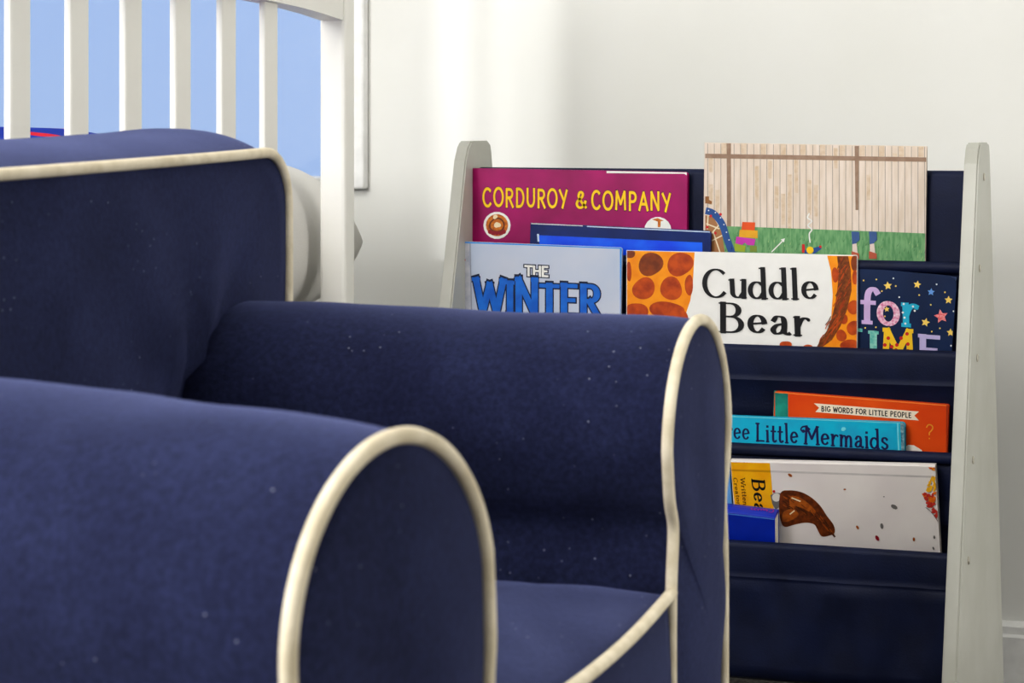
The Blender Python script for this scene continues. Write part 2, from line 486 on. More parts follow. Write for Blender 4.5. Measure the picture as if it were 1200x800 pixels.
def pillow(x0, x1, y0, y1, zc, T, seed, n=36, low=1, pw=2.6, ex=.45):
    bm = bmesh.new(); g = {}
    for sg in (1, -1):
        for i in range(n+1):
            for k in range(n+1):
                u = math.sin((i/n*2-1)*PI/2); v = math.sin((k/n*2-1)*PI/2)
                edge = i in (0, n) or k in (0, n)
                if edge and sg < 0: g[(sg, i, k)] = g[(1, i, k)]; continue
                t = ((1-abs(u)**pw)*(1-abs(v)**pw))**ex
                # the seams draw in between the four corners
                uu = u*(1 - .05*(1-v*v)); vv = v*(1 - .05*(1-u*u))
                z = zc + (T if sg > 0 else T*low)*sg*t
                if not edge: z += .006*t*noise.noise(Vector((u*3, v*3, seed + sg)))
                g[(sg, i, k)] = bm.verts.new(((x0+x1)/2 + uu*(x1-x0)/2, (y0+y1)/2 + vv*(y1-y0)/2, z))
        for i in range(n):
            for k in range(n):
                q = (g[(sg, i, k)], g[(sg, i+1, k)], g[(sg, i+1, k+1)], g[(sg, i, k+1)])
                bm.faces.new(q if sg > 0 else q[::-1])
    return bm
pc = atX(419, 289, XC-.022)
bm = pillow(XC-.50, XC-.020, pc.y-.205, pc.y+.012, ZM+.098, .104, 2, low=.92, pw=4.5, ex=.42)
o = mk('pillow', bm, LINEN, None, True)
tag(o, 'plump white pillow, its corner poking out behind the crib post', 'pillow')
# quilt
QUILT = mat('blue_quilt_with_red_spots', (30, 60, 175), .85, (24, 48, 150), 30, .2)
nt = QUILT.node_tree; b = nt.nodes['Principled BSDF']; srcq = b.inputs['Base Color'].links[0].from_socket
tcq = [n for n in nt.nodes if n.type == 'TEX_COORD'][0]
v = nt.nodes.new('ShaderNodeTexVoronoi'); v.inputs['Scale'].default_value = 9; nt.links.new(tcq.outputs['Object'], v.inputs['Vector'])
r = nt.nodes.new('ShaderNodeValToRGB'); r.color_ramp.interpolation = 'CONSTANT'
r.color_ramp.elements[0].color = (1, 1, 1, 1); r.color_ramp.elements[1].color = (0, 0, 0, 1); r.color_ramp.elements[1].position = .30
nt.links.new(v.outputs['Distance'], r.inputs['Fac'])
r.color_ramp.elements[1].position = .27; v.inputs['Scale'].default_value = 11
m2 = nt.nodes.new('ShaderNodeMix'); m2.data_type = 'RGBA'; nt.links.new(r.outputs['Color'], m2.inputs['Factor']); nt.links.new(srcq, m2.inputs['A'])
m2.inputs['B'].default_value = rgb((215, 30, 50)); nt.links.new(m2.outputs['Result'], b.inputs['Base Color'])
bm.free()
bm = pillow(XC-.47, XC-.03, 1.66, pc.y-.213, ZM+.120, .119, 5, low=.98, pw=3.2)
o = mk('pillow', bm, QUILT, None, True)
tag(o, 'blue pillow with red spots on the crib mattress, seen between slats', 'pillow')

# ------------------------------------------------------------------ sling bookshelf
ZO = .05
PXR, PXL, PT = -.364, -.964, .0155
def frontY(z): return 2.312 + .2818*(z - ZO)
shelf = empty('sling_bookshelf', 'grey sided book rack with navy fabric slings, standing against the wall', 'bookshelf', ((PXR+PXL)/2, 2.45, 0))
def sl(p): return (p[0]-shelf.location.x, p[1]-shelf.location.y, p[2])
def panel(x0, x1, name):
    zt = .615 + ZO
    P = [(frontY(0), 0), (frontY(zt-.03), zt-.03)]
    c = (frontY(zt-.03)+.028, zt-.028)
    P = [(frontY(0), 0.0)] + [(frontY(zt-.022), zt-.022)] + [(frontY(zt)+.004, zt-.006), (frontY(zt)+.012, zt)] + [(2.552, zt), (2.560, zt-.004), (2.564, zt-.014)] + [(2.684, 0.0)]
    bm = bmesh.new()
    A = [bm.verts.new(sl((x0, y, z))) for y, z in P]; B = [bm.verts.new(sl((x1, y, z))) for y, z in P]
    n = len(P)
    for i in range(n): bm.faces.new((A[i], A[(i+1) % n], B[(i+1) % n], B[i]))
    f1 = bm.faces.new(A[::-1]); f2 = bm.faces.new(B)
    bmesh.ops.recalc_face_normals(bm, faces=bm.faces)
    bmesh.ops.bevel(bm, geom=list(set(f1.edges) | set(f2.edges)), offset=.0018, segments=2, affect='EDGES')
    return mk('side_panel', bm, GREY, shelf)
panel(PXR-PT, PXR, 'r'); panel(PXL, PXL+PT, 'l')
RODS = [(2.517, .578+ZO), (2.486, .481+ZO), (2.468, .387+ZO), (2.438, .283+ZO), (2.407, .183+ZO)]
RS = .0065                       # sleeve radius
xa, xb = PXL+PT, PXR-PT
for y, z in RODS:
    bm = bmesh.new(); tube(bm, [sl((xa-.004, y, z)), sl((xb+.004, y, z))], .0050, 14); mk('rod', bm, DOWEL, shelf, True)
    for x, s in ((PXR, 1), (PXL, -1)):
        bm = bmesh.new(); tube(bm, [sl((x-.001*s, y, z)), sl((x+.0010*s, y, z)), sl((x+.0016*s, y, z))], lambda t: .0042 if t < .9 else .003, 14)
        mk('screw', bm, CHROME, shelf, False)
def fabric_sheet(prof, name, wrk=.003, seed=0, x0=None, x1=None, nx=70):
    """prof: (Y, z, looseness); thin double-sided sheet with soft puckers"""
    x0 = xa+.004 if x0 is None else x0; x1 = xb-.0035 if x1 is None else x1
    bm = bmesh.new(); rows = []
    for (y, z, k) in prof:
        row = []
        for i in range(nx+1):
            u = i/nx; x = x0 + (x1-x0)*u
            q = Vector((x*14, z*5 + seed*3.1, seed))
            d = wrk*k*(noise.noise(q) + .6*noise.noise(Vector((x*40, z*16, seed+4))))
            e = min(u, 1-u)*(x1-x0)
            d += -k*.004*math.exp(-e/.02)*noise.noise(Vector((z*30, seed, u)))
            row.append(bm.verts.new(sl((x, y + d, z - .002*k*math.sin(PI*u)))))
        rows.append(row)
    for A, B in zip(rows, rows[1:]):
        for i in range(nx): bm.faces.new((A[i], A[i+1], B[i+1], B[i]))
    return mk(name, bm, SLING, shelf, True)
def sleeve(y, z, a0, a1, n=10, r=RS):
    return [(y + r*math.cos(a0 + (a1-a0)*i/n), z + r*math.sin(a0 + (a1-a0)*i/n), .15) for i in range(n+1)]
def seam_step(y, z): return [(y, z+.0015, .5), (y-.0012, z, .5), (y-.0012, z-.001, .5), (y, z-.0022, .6)]
def lerp(a, b, t): return a + (b-a)*t
BOT = []
# per tier: sheet in front of the books, sheet behind them (Y as a function of z), pocket bottom
def bearY(z): return 2.4235 + (.310 - z)*math.tan(math.radians(10))
TIERS = {1: (lambda z: 2.4906, lambda z: 2.5090, .425), 2: (lambda z: 2.4722, lambda z: 2.4888, .332),
         3: (lambda z: 2.4442, lambda z: 2.4650, .252), 4: (lambda z: 2.4005, lambda z: bearY(z) + .0165, .085)}
for j in range(1, 5):
    y, z = RODS[j]; yr, zr_ = RODS[j-1]; fy, ry, zbot = TIERS[j]
    a1 = PI if j in (2, 4) else PI*1.5
    P = [(y + RS*.2, z - RS*1.02, .05)] + sleeve(y, z, -PI*.35, a1, 18)
    if j in (2, 4):
        P += [(y-RS, z-.012, .2), (y-RS+.0005, z-.024, .5)] + seam_step(y-RS+.001, z-.030)
        z0 = z - .034
        if j == 2: P += [(2.4640, z-.060, .3), (2.4665, z-.085, .2)]; z0 = z - .088
    else:
        P += [(fy(z)-.0005, z-RS-.003, .05)]; z0 = z - RS - .006
    k = 1.0 if j == 4 else .12
    for i in range(0, 9):
        zz = lerp(z0, zbot+.012, i/8); P.append((fy(zz), zz, k))
    a_, b_ = fy(zbot), ry(zbot)
    P += [(lerp(a_, b_, t), zbot + .012 - .012*math.sin(PI*t), .1) for t in (.12, .3, .5, .7, .88)]
    ztop = zr_ - RS - .004
    for i in range(0, 10):
        zz = lerp(zbot+.014, ztop - (.008 if j == 1 else 0), i/9); P.append((ry(zz), zz, (.8 if j == 1 else .12) if i < 8 else .1))
    if j == 1:
        P += [(yr - RS - .0004, zr_-.010, .1)] + sleeve(yr, zr_, PI, 0, 12) + [(yr+RS, zr_-.010, .2), (yr+RS-.001, zr_-.030, .2)]
    else:
        P += [(yr + RS*.3, zr_-RS*1.02, .05)]
    fabric_sheet(P, 'fabric_sling', (.0010 if j < 4 else .0075), j)
    BOT.append(zbot)

# ------------------------------------------------------------------ lettering: a small stroke alphabet
# glyph: (advance, strokes, serifs); stroke = (smooth?, points); cap height 1, x-height .62
def arcp(cx, cy, rx, ry, a0, a1, n=14):
    return [(cx + rx*math.cos(math.radians(a0+(a1-a0)*i/n)), cy + ry*math.sin(math.radians(a0+(a1-a0)*i/n))) for i in range(n+1)]
G = {}
def gl_(ch, adv, strokes, serifs=()): G[ch] = (adv, strokes, serifs)
gl_('C', .82, [arcp(.42, .5, .38, .5, 48, 318, 22)], [(.68, .84, .0)])
gl_('O', .92, [arcp(.46, .5, .40, .5, 0, 360, 28)])
gl_('R', .80, [[(.14, 0), (.14, 1)], [(.14, 1), (.40, 1)] + arcp(.40, .76, .26, .24, 90, -90, 12) + [(.14, .52)], [(.36, .52), (.72, 0)]], [(.14, 0, .13), (.14, 1, .1), (.70, 0, .1)])
gl_('D', .84, [[(.14, 0), (.14, 1)], [(.14, 1), (.32, 1)] + arcp(.32, .5, .42, .5, 90, -90, 16) + [(.14, 0)]], [(.14, 0, .1), (.14, 1, .1)])
gl_('U', .84, [[(.12, 1), (.12, .36)] + arcp(.42, .34, .30, .34, 180, 360, 14) + [(.72, 1)]], [(.12, 1, .12), (.72, 1, .12)])
gl_('Y', .78, [[(.06, 1), (.40, .48)], [(.72, 1), (.32, 0)]], [(.06, 1, .1), (.72, 1, .1)])
gl_('&', .86, [catmull([(.78, .02), (.48, .34), (.26, .68), (.32, .94), (.46, .98), (.56, .86), (.48, .66), (.22, .44), (.12, .22), (.24, .03), (.46, .02), (.66, .20), (.74, .42)], 5)])
gl_('M', 1.05, [[(.12, 0), (.18, 1)], [(.18, 1), (.52, .30)], [(.52, .30), (.86, 1)], [(.86, 1), (.92, 0)]], [(.12, 0, .12), (.92, 0, .12), (.14, 1, .08), (.90, 1, .08)])
gl_('P', .76, [[(.14, 0), (.14, 1)], [(.14, 1), (.38, 1)] + arcp(.38, .74, .27, .26, 90, -90, 12) + [(.14, .48)]], [(.14, 0, .12), (.14, 1, .1)])
gl_('A', .86, [[(.06, 0), (.44, 1)], [(.44, 1), (.80, 0)], [(.20, .34), (.68, .34)]], [(.06, 0, .1), (.80, 0, .12)])
gl_('N', .90, [[(.13, 0), (.13, 1)], [(.13, 1), (.74, 0)], [(.74, 0), (.74, 1)]], [(.13, 0, .12), (.10, 1, .1), (.74, 1, .12)])
gl_('T', .78, [[(.38, 0), (.38, 1)], [(.03, .97), (.73, .97)]], [(.38, 0, .14)])
gl_('H', .86, [[(.13, 0), (.13, 1)], [(.72, 0), (.72, 1)], [(.13, .52), (.72, .52)]], [(.13, 0, .1), (.13, 1, .1), (.72, 0, .1), (.72, 1, .1)])
gl_('E', .72, [[(.14, 0), (.14, 1)], [(.14, .98), (.62, .98)], [(.14, .52), (.54, .52)], [(.14, .02), (.64, .02)]], [(.12, 1, .1), (.12, 0, .1)])
gl_('W', 1.16, [[(.06, 1), (.32, 0)], [(.32, 0), (.58, .86)], [(.58, .86), (.84, 0)], [(.84, 0), (1.10, 1)]], [(.06, 1, .13), (1.10, 1, .13)])
gl_('I', .36, [[(.18, 0), (.18, 1)]], [(.18, 0, .15), (.18, 1, .15)])
gl_('B', .80, [[(.14, 0), (.14, 1)], [(.14, 1), (.36, 1)] + arcp(.36, .77, .24, .23, 90, -90, 10) + [(.14, .54)], [(.30, .54)] + arcp(.38, .27, .30, .27, 90, -90, 12) + [(.14, 0)]], [(.14, 0, .12), (.14, 1, .12)])
gl_('G', .84, [arcp(.42, .5, .38, .5, 48, 340, 22) + [(.78, .42), (.50, .42)]])
gl_('S', .68, [catmull([(.58, .84), (.42, .98), (.20, .94), (.12, .76), (.24, .58), (.46, .44), (.56, .24), (.44, .05), (.22, .02), (.08, .16)], 5)])
gl_('F', .66, [[(.14, 0), (.14, 1)], [(.14, .98), (.60, .98)], [(.14, .52), (.52, .52)]], [(.14, 0, .12)])
gl_('L', .64, [[(.14, 0), (.14, 1)], [(.14, .02), (.60, .02)]], [(.14, 1, .13), (.14, 0, .1)])
gl_('u', .62, [[(.10, .62), (.12, .22)] + arcp(.30, .20, .18, .20, 180, 300, 8) + [(.50, .20)], [(.50, .62), (.50, 0)]], [(.06, .62, .07), (.45, .62, .07), (.54, .0, .05)])
gl_('d', .66, [arcp(.28, .29, .22, .29, 50, 330, 20), [(.48, 1.08), (.52, 0)]], [(.44, 1.08, .09), (.56, 0, .09)])
gl_('l', .34, [[(.14, 1.08), (.18, 0)]], [(.10, 1.08, .08), (.18, 0, .12)])
gl_('e', .62, [[(.10, .32), (.50, .38)] + arcp(.30, .33, .21, .29, 10, 320, 20)])
gl_('a', .62, [catmull([(.10, .46), (.20, .60), (.36, .58), (.42, .40), (.42, .10), (.52, .0), (.58, .03)], 5), catmull([(.42, .36), (.20, .30), (.09, .14), (.18, .01), (.34, .06), (.42, .20)], 5)], [(.10, .46, .035)])
gl_('r', .52, [[(.12, .62), (.14, 0)], catmull([(.14, .30), (.22, .50), (.34, .60), (.46, .56)], 5)], [(.08, .62, .07), (.14, 0, .12), (.46, .54, .04)])
gl_('f', .44, [catmull([(.48, .90), (.40, 1.0), (.28, .98), (.20, .82), (.18, .4), (.18, 0)], 5), [(.02, .60), (.40, .60)]], [(.18, 0, .14)])
gl_('o', .66, [arcp(.32, .31, .25, .31, 0, 360, 22)])
gl_('i', .30, [[(.13, .62), (.15, 0)], [(.13, .84), (.13, .88)]], [(.09, .62, .06), (.15, 0, .10)])
gl_('t', .42, [catmull([(.18, .88), (.18, .5), (.18, .16), (.26, .01), (.40, .08)], 5), [(.02, .60), (.36, .60)]])
gl_('h', .64, [[(.12, 1.05), (.12, 0)], catmull([(.12, .36), (.26, .58), (.42, .58), (.48, .40), (.48, 0)], 5)], [(.08, 1.05, .07), (.12, 0, .1), (.48, 0, .1)])
gl_('m', .94, [[(.12, .62), (.12, 0)], catmull([(.12, .38), (.24, .58), (.38, .56), (.44, .38), (.44, 0)], 5), catmull([(.44, .38), (.56, .58), (.70, .56), (.76, .38), (.76, 0)], 5)], [(.08, .62, .07), (.12, 0, .08), (.44, 0, .08), (.76, 0, .08)])
gl_('s', .50, [catmull([(.42, .52), (.30, .62), (.14, .58), (.12, .42), (.26, .32), (.42, .22), (.40, .06), (.24, .0), (.08, .10)], 5)])
gl_('n', .62, [[(.12, .62), (.12, 0)], catmull([(.12, .36), (.26, .58), (.42, .58), (.48, .40), (.48, 0)], 5)], [(.12, 0, .08), (.48, 0, .08)])
gl_('b', .62, [[(.12, 1.05), (.12, 0)], arcp(.30, .30, .20, .29, 150, -150, 16)])
gl_('y', .58, [[(.08, .62), (.28, .04)], [(.50, .62), (.22, -.30), (.10, -.30)]])
gl_('?', .60, [catmull([(.10, .80), (.22, .98), (.42, .96), (.50, .78), (.40, .58), (.28, .44), (.28, .28)], 5), [(.28, .02), (.28, .06)]])
gl_(' ', .34, [])

def ribbon(pts, wv, wh, cap=0.0):
    """outline quads for a pen stroke; thickness wv on uprights, wh on horizontals"""
    out = []; n = len(pts)
    P = [Vector((p[0], p[1])) for p in pts]
    P = [P[0]] + [P[i] for i in range(1, n) if (P[i]-P[i-1]).length > 1e-6]; n = len(P)
    if n < 2: return []
    closed = (P[0]-P[-1]).length < 1e-4
    Ls, Rs = [], []
    for i in range(n):
        if closed: t = P[(i+1) % (n-1)] - P[(i-1) % (n-1)] if i not in (0, n-1) else P[1] - P[n-2]
        else: t = P[min(i+1, n-1)] - P[max(i-1, 0)]
        t.normalize()
        wd = (wh + (wv-wh)*abs(t.y)**1.5)/2
        q = P[i].copy()
        if not closed and cap:
            if i == 0: q -= t*wd*cap
            if i == n-1: q += t*wd*cap
        nn = Vector((-t.y, t.x))
        Ls.append(q + nn*wd); Rs.append(q - nn*wd)
    return [[Rs[i], Rs[i+1], Ls[i+1], Ls[i]] for i in range(n-1)]
def split(pts, ang=50):
    out = []; cur = [pts[0]]
    for i in range(1, len(pts)):
        cur.append(pts[i])
        if i < len(pts)-1:
            a = Vector(pts[i]) - Vector(pts[i-1]); b = Vector(pts[i+1]) - Vector(pts[i])
            if a.length > 1e-6 and b.length > 1e-6 and abs(math.degrees(a.angle(b))) > ang:
                out.append(cur); cur = [pts[i]]
    out.append(cur); return out
def layout(text, wv, wh, serif=True, gap=.0, cap=.6, jit=0, grow=0, scl=None):
    """list of quads in text space (x along the line, y up; cap height 1), total width, one list per letter"""
    x = 0; letters = []
    rnd = random.Random(len(text)*7+1)
    for idx, ch in enumerate(text):
        adv, strokes, ser = G[ch]
        dy = rnd.uniform(-jit, jit); q = []
        sy = 1.0 if not scl else scl.get(idx, 1.0)
        parts = [p for s in strokes for p in split(s)]
        for s in parts: q.append(ribbon(s, wv+grow, wh+grow, cap if not grow else cap+.25))
        if serif:
            for sx_, sy_, ln in ser:
                if ln <= 0: continue
                if ln < .05: q.append(ribbon(arcp(sx_, sy_, ln*.6, ln*.6, 0, 360, 10), ln*1.4+grow, ln*1.4+grow))
                else: q.append(ribbon([(sx_-ln, sy_), (sx_+ln, sy_)], wh*.9+grow, wh*.9+grow, .4))
        letters.append([(si, [Vector((p.x + x, p.y*sy + dy)) for p in qq]) for si, rb_ in enumerate(q) for qq in rb_])
        x += adv + gap
    return letters, x - gap

# ------------------------------------------------------------------ books
class Book:
    """A book whose front face lies on a plane through the two given top corners."""
    def __init__(s, TL, TR, Y, lean, H, thick, name='picture_book'):
        # lean: degrees, + = top tilts back toward the wall
        l = math.radians(lean)
        n = Vector((0, -math.cos(l), math.sin(l)))
        tl = atY(TL[0], TL[1], Y)
        s.p, s.n = tl, n
        tr = hit(TR[0], TR[1], tl, n)
        u = (tr - tl); s.W = u.length; u.normalize(); v = n.cross(u); v.normalize()
        s.u, s.v, s.H, s.T = u, v, H, thick
        s.o = tl + u*s.W/2 - v*H
        M = Matrix((( u.x, v.x, n.x, s.o.x), (u.y, v.y, n.y, s.o.y), (u.z, v.z, n.z, s.o.z), (0, 0, 0, 1)))
        s.M = M; s.name = name
        s.bm = bmesh.new(); s.mats = []; s.layer = 0; s.sub = 0
    def loc(s, px, py):
        q = hit(px, py, s.p, s.n) - s.o
        return Vector((q.dot(s.u), q.dot(s.v)))
    def mi(s, m):
        if m not in s.mats: s.mats.append(m)
        return s.mats.index(m)
    def z(s, k=0): return .00003*(s.layer+1) + .000004*((s.sub + k) % 7)
    def poly(s, pts, m, px=True, up=True):
        s.sub = 0 if up else s.sub + 1
        if up: s.layer += 1
        q = [s.loc(*p) if px else Vector(p) for p in pts]
        e = .0004
        q = [Vector((max(-s.W/2+e, min(s.W/2-e, p.x)), max(.001, min(s.H-e, p.y)))) for p in q]
        f = bm_face(s.bm, [(p.x, p.y, s.z()) for p in q]); 
        if f: f.material_index = s.mi(m)
    def blob(s, px, py, r, m, ry=None, n=18, jit=.0, rot=0, up=True, seed=0):
        rnd = random.Random(int(px*31+py*17)+seed); ry = ry or r
        ph = [rnd.uniform(0, 6.28) for _ in range(3)]
        pts = []
        for i in range(n):
            a = 2*PI*i/n; k = 1 + jit*(math.sin(2*a+ph[0]) + .6*math.sin(3*a+ph[1]))
            x, y = r*k*math.cos(a), ry*k*math.sin(a)
            pts.append((px + x*math.cos(rot) - y*math.sin(rot), py + x*math.sin(rot) + y*math.cos(rot)))
        s.poly(pts, m, up=up)
    def stroke(s, pts, w, m, smooth=True, up=True, cap=.5):
        """pixel polyline of pixel width w"""
        if smooth: pts = catmull(pts, 6)
        s.sub = 0 if up else s.sub + 1
        if up: s.layer += 1
        for q in ribbon(pts, w, w, cap):
            pp = [s.loc(p.x, p.y) for p in q]
            if all(-s.W/2 < p.x < s.W/2 and 0 < p.y < s.H for p in pp):
                f = bm_face(s.bm, [(p.x, p.y, s.z()) for p in pp])
                if f: f.material_index = s.mi(m)
    def text(s, txt, A, B, cap, mats, wv=.15, wh=.10, serif=True, gap=.05, jit=0, outline=None, ow=.08, upvec=None, scl=None, capw=.6):
        """lettering whose baseline runs from pixel A to pixel B with the given cap height in pixels"""
        passes = ([(outline, ow)] if outline else []) + [(mats, 0)]
        for mm, gr in passes:
            letters, w = layout(txt, wv, wh, serif, gap, capw, jit, gr, scl)
            ax = Vector((B[0]-A[0], B[1]-A[1]))/w
            ay = Vector(upvec)*cap if upvec else Vector((0, -cap))
            s.layer += 1; s.sub = 0
            k = 0
            for lt, ch in zip(letters, txt):
                m = mm[k % len(mm)] if isinstance(mm, list) else mm
                if ch != ' ': k += 1
                for si, q in lt:
                    pp = [s.loc(A[0] + ax.x*p.x + ay.x*p.y, A[1] + ax.y*p.x + ay.y*p.y) for p in q]
                    if all(-s.W/2 < p.x < s.W/2 and 0 < p.y < s.H for p in pp):
                        f = bm_face(s.bm, [(p.x, p.y, s.z(si)) for p in pp])
                        if f: f.material_index = s.mi(m)
    def build(s, label, board, spine=None, rad=.003, bt=.0018, inset=.003, top_spine=False, pages=PAGE, group='picture books in the fabric sling shelf'):
        W, H, T = s.W, s.H, s.T
        root = empty(s.name, label, 'book', group=group)
        root.matrix_world = s.M
        cov = bmesh.new()
        def plate(z0, z1, m, rnd=rad):
            pts = []
            for cxx, cyy, a0 in ((W/2-rnd, rnd, -90), (W/2-rnd, H-rnd, 0), (-W/2+rnd, H-rnd, 90), (-W/2+rnd, rnd, 180)):
                pts += arcp(cxx, cyy, rnd, rnd, a0, a0+90, 5)
            A = [cov.verts.new((x, y, z0)) for x, y in pts]; B = [cov.verts.new((x, y, z1)) for x, y in pts]
            fs = [cov.faces.new((A[i], A[(i+1) % len(pts)], B[(i+1) % len(pts)], B[i])) for i in range(len(pts))]
            fs += [cov.faces.new(A[::-1]), cov.faces.new(B)]
            for f in fs: f.material_index = s.mi(m)
        plate(-bt, 0, board); plate(-T, -T+bt, board)
        # rounded spine strip
        ms = spine or board; nS = 8; A = []
        for i in range(nS+1):
            a = -PI/2 + PI*i/nS
            zz = -T/2 + (T/2)*math.sin(a); off = min(T*.18, .003)*math.cos(a)
            A.append((off, zz))
        ring = [(o, z) for o, z in A] + [(-.0012, z*.94 - T*.03) for o, z in A[::-1]]
        if top_spine: f3 = lambda o, z, e: (e, H + o, z); e0, e1 = -W/2, W/2
        else: f3 = lambda o, z, e: (-W/2 - o, e, z); e0, e1 = 0, H
        VA = [cov.verts.new(f3(o, z, e0)) for o, z in ring]; VB = [cov.verts.new(f3(o, z, e1)) for o, z in ring]
        for i in range(len(ring)):
            f = cov.faces.new((VA[i], VA[(i+1) % len(ring)], VB[(i+1) % len(ring)], VB[i])); f.material_index = s.mi(ms)
        for r_ in (VA, VB[::-1]):
            f = cov.faces.new(r_); f.material_index = s.mi(ms)
        bmesh.ops.recalc_face_normals(cov, faces=cov.faces)
        # merge the printed art
        me = bpy.data.meshes.new('t'); s.bm.normal_update()
        for f in s.bm.faces:
            if f.normal.z < 0: f.normal_flip()
        s.bm.to_mesh(me); s.bm.free(); cov.from_mesh(me); bpy.data.meshes.remove(me)
        mk('cover', cov, s.mats, root)
        x0 = -W/2 + .001; x1 = W/2 - inset; y1 = H - inset
        if top_spine: x0 = -W/2 + inset; y1 = H - .001
        mk('page_block', boxm(((x0, inset, -T+bt+.0001), (x1, y1, -bt-.0001))), pages, root)
        return root
def bm_face(bm, pts):
    vs = []
    for p in pts:
        if not vs or (Vector(p)-vs[-1].co).length > 1e-6: vs.append(bm.verts.new(p))
    if len(vs) > 2 and (vs[0].co-vs[-1].co).length < 1e-6: vs.pop()
    if len(vs) < 3: return None
    return bm.faces.new(vs)
def ink(name, c, c2=None, scale=60, rough=.42): return mat(name, c, rough, c2, scale, .4)
def star(px, py, r, a0=-90, inner=.48):
    return [(px + (r if i % 2 == 0 else r*inner)*math.cos(math.radians(a0+36*i)), py + (r if i % 2 == 0 else r*inner)*math.sin(math.radians(a0+36*i))) for i in range(10)]
def botH(topz, zbot): return topz - zbot - .004
white = ink('printed_white', (240, 240, 236)); black = ink('printed_black', (22, 22, 26)); red = ink('printed_red', (205, 35, 40))

# -- purple red book, tier one
b = Book((554.5, 197), (805.5, 201.5), 2.4990, 0, .1, .0075)
b.__init__((554.5, 197), (805.5, 201.5), 2.4990, 0, botH(b.p.z, BOT[0]), .0075)
mag = ink('magenta_board', (176, 14, 110), (140, 6, 86), 14, .28)
yel = ink('printed_yellow', (252, 206, 22)); dkm = ink('dark_plum', (95, 8, 60))
b.text('CORDUROY', (566, 240.5), (665, 243.8), 20.5, yel, .185, .17, False, .15, .04, outline=dkm, ow=.07)
b.text('&', (674, 243), (688, 243.6), 18.5, yel, .18, .16, False, .05, 0, outline=dkm, ow=.07)
b.text('COMPANY', (693.5, 244.3), (786, 247), 20.5, yel, .185, .17, False, .15, .04, outline=dkm, ow=.07)
org_ = ink('badge_orange', (214, 130, 34), (170, 84, 20), 300); brn = ink('badge_brown', (110, 52, 20)); cream = ink('badge_cream', (246, 228, 190))
mrn = ink('badge_maroon', (150, 20, 40))
b.blob(582.5, 264, 16, white); b.blob(582.5, 263.8, 13, org_); b.blob(582.5, 263.6, 9, brn, jit=.06); b.blob(582.5, 263.6, 7.2, org_, jit=.05)
for k in range(5): b.blob(574.5 + k*4, 271.5 + (1.5 if k in (1, 2, 3) else 0), 2.6, mrn)
b.blob(583, 263.5, 3.6, cream, jit=.15); b.blob(580.5, 254, 2.6, cream, jit=.12)
b.blob(771, 270, 16, white)
b.poly([(764, 257), (771, 255.5), (778, 258.5), (774.5, 259), (774, 266), (771, 266), (771, 259.5)], org_)
# worn white edge along the top of the jacket
b.poly([(711, 199.6), (805, 201.2), (805, 205.5), (802, 203.6), (711, 202.8)], white)
b.build('magenta hardcover with yellow title CORDUROY & COMPANY, top left pocket', mag, rad=.004)

# -- picture of a fence and lawn, tier one right
b = Book((826, 167), (1086, 171.3), 2.5010, 0, .1, .005)
b.__init__((826, 167), (1086, 171.3), 2.5010, 0, botH(b.p.z, BOT[0]), .005)
fence = mat('painted_boards', (228, 214, 202), .6, (216, 200, 184), 60, .3, stretch=(3, .4, 1))
plank = ink('plank_line', (168, 156, 146)); plank2 = ink('plank_shade', (206, 182, 154), (218, 200, 180), 160); beam = ink('beam_brown', (158, 132, 112), (146, 118, 98), 120)
grass = mat('painted_grass', (128, 174, 124), .6, (92, 146, 98), 220, .3, stretch=(1.5, .3, 1))
def flerp(x, y0, y1): return y0 + (y1-y0)*(x-826)/(1086-826)
for k in range(34):
    x = 829 + k*7.7
    b.poly([(x, flerp(x, 168, 172)), (x+.8, flerp(x, 168, 172)), (x+.8, flerp(x, 266, 274)), (x, flerp(x, 266, 274))], plank, up=(k == 0))
rr = random.Random(5)
for k in range(16):
    i = rr.randrange(33); x = 830 + i*7.7; y = 172 + rr.random()*60; h = 10 + rr.random()*34
    b.poly([(x+.6, y), (x+5.4, y+.2), (x+5.0, y+h), (x+1.2, y+h)], plank2, up=(k == 0))
for k in range(33):
    if k % 3 != 2: continue
    x = 830 + k*7.7; b.poly([(x, flerp(x, 167.6, 171.8)), (x+6, flerp(x, 167.6, 171.8)), (x+6, flerp(x, 180, 184)), (x, flerp(x, 180, 184))], plank2, up=(k == 2))
b.poly([(826.5, 180), (1086, 184.4), (1086.3, 189.6), (826.5, 185.2)], beam)
b.poly([(851.5, 168), (856.6, 168), (856.8, 267), (852, 267)], beam); b.poly([(1001.5, 171), (1006.5, 171), (1006, 246), (1002.6, 246)], beam)
b.poly([(826.5, 264.5), (870, 265.5), (940, 268), (1010, 270.5), (1088, 273.5), (1090, 312), (826.5, 308)], grass)
gd = ink('grass_dark', (70, 118, 78)); gl2 = ink('grass_pale', (160, 190, 130))
for k in range(150):
    x = 830 + rr.random()*255; y = 269 + (x-830)*.033 + rr.random()*30
    b.poly([(x, y+4), (x+.9, y+4), (x+1.4+rr.uniform(-1, 1), y)], gd if k % 3 else gl2, up=(k == 0))
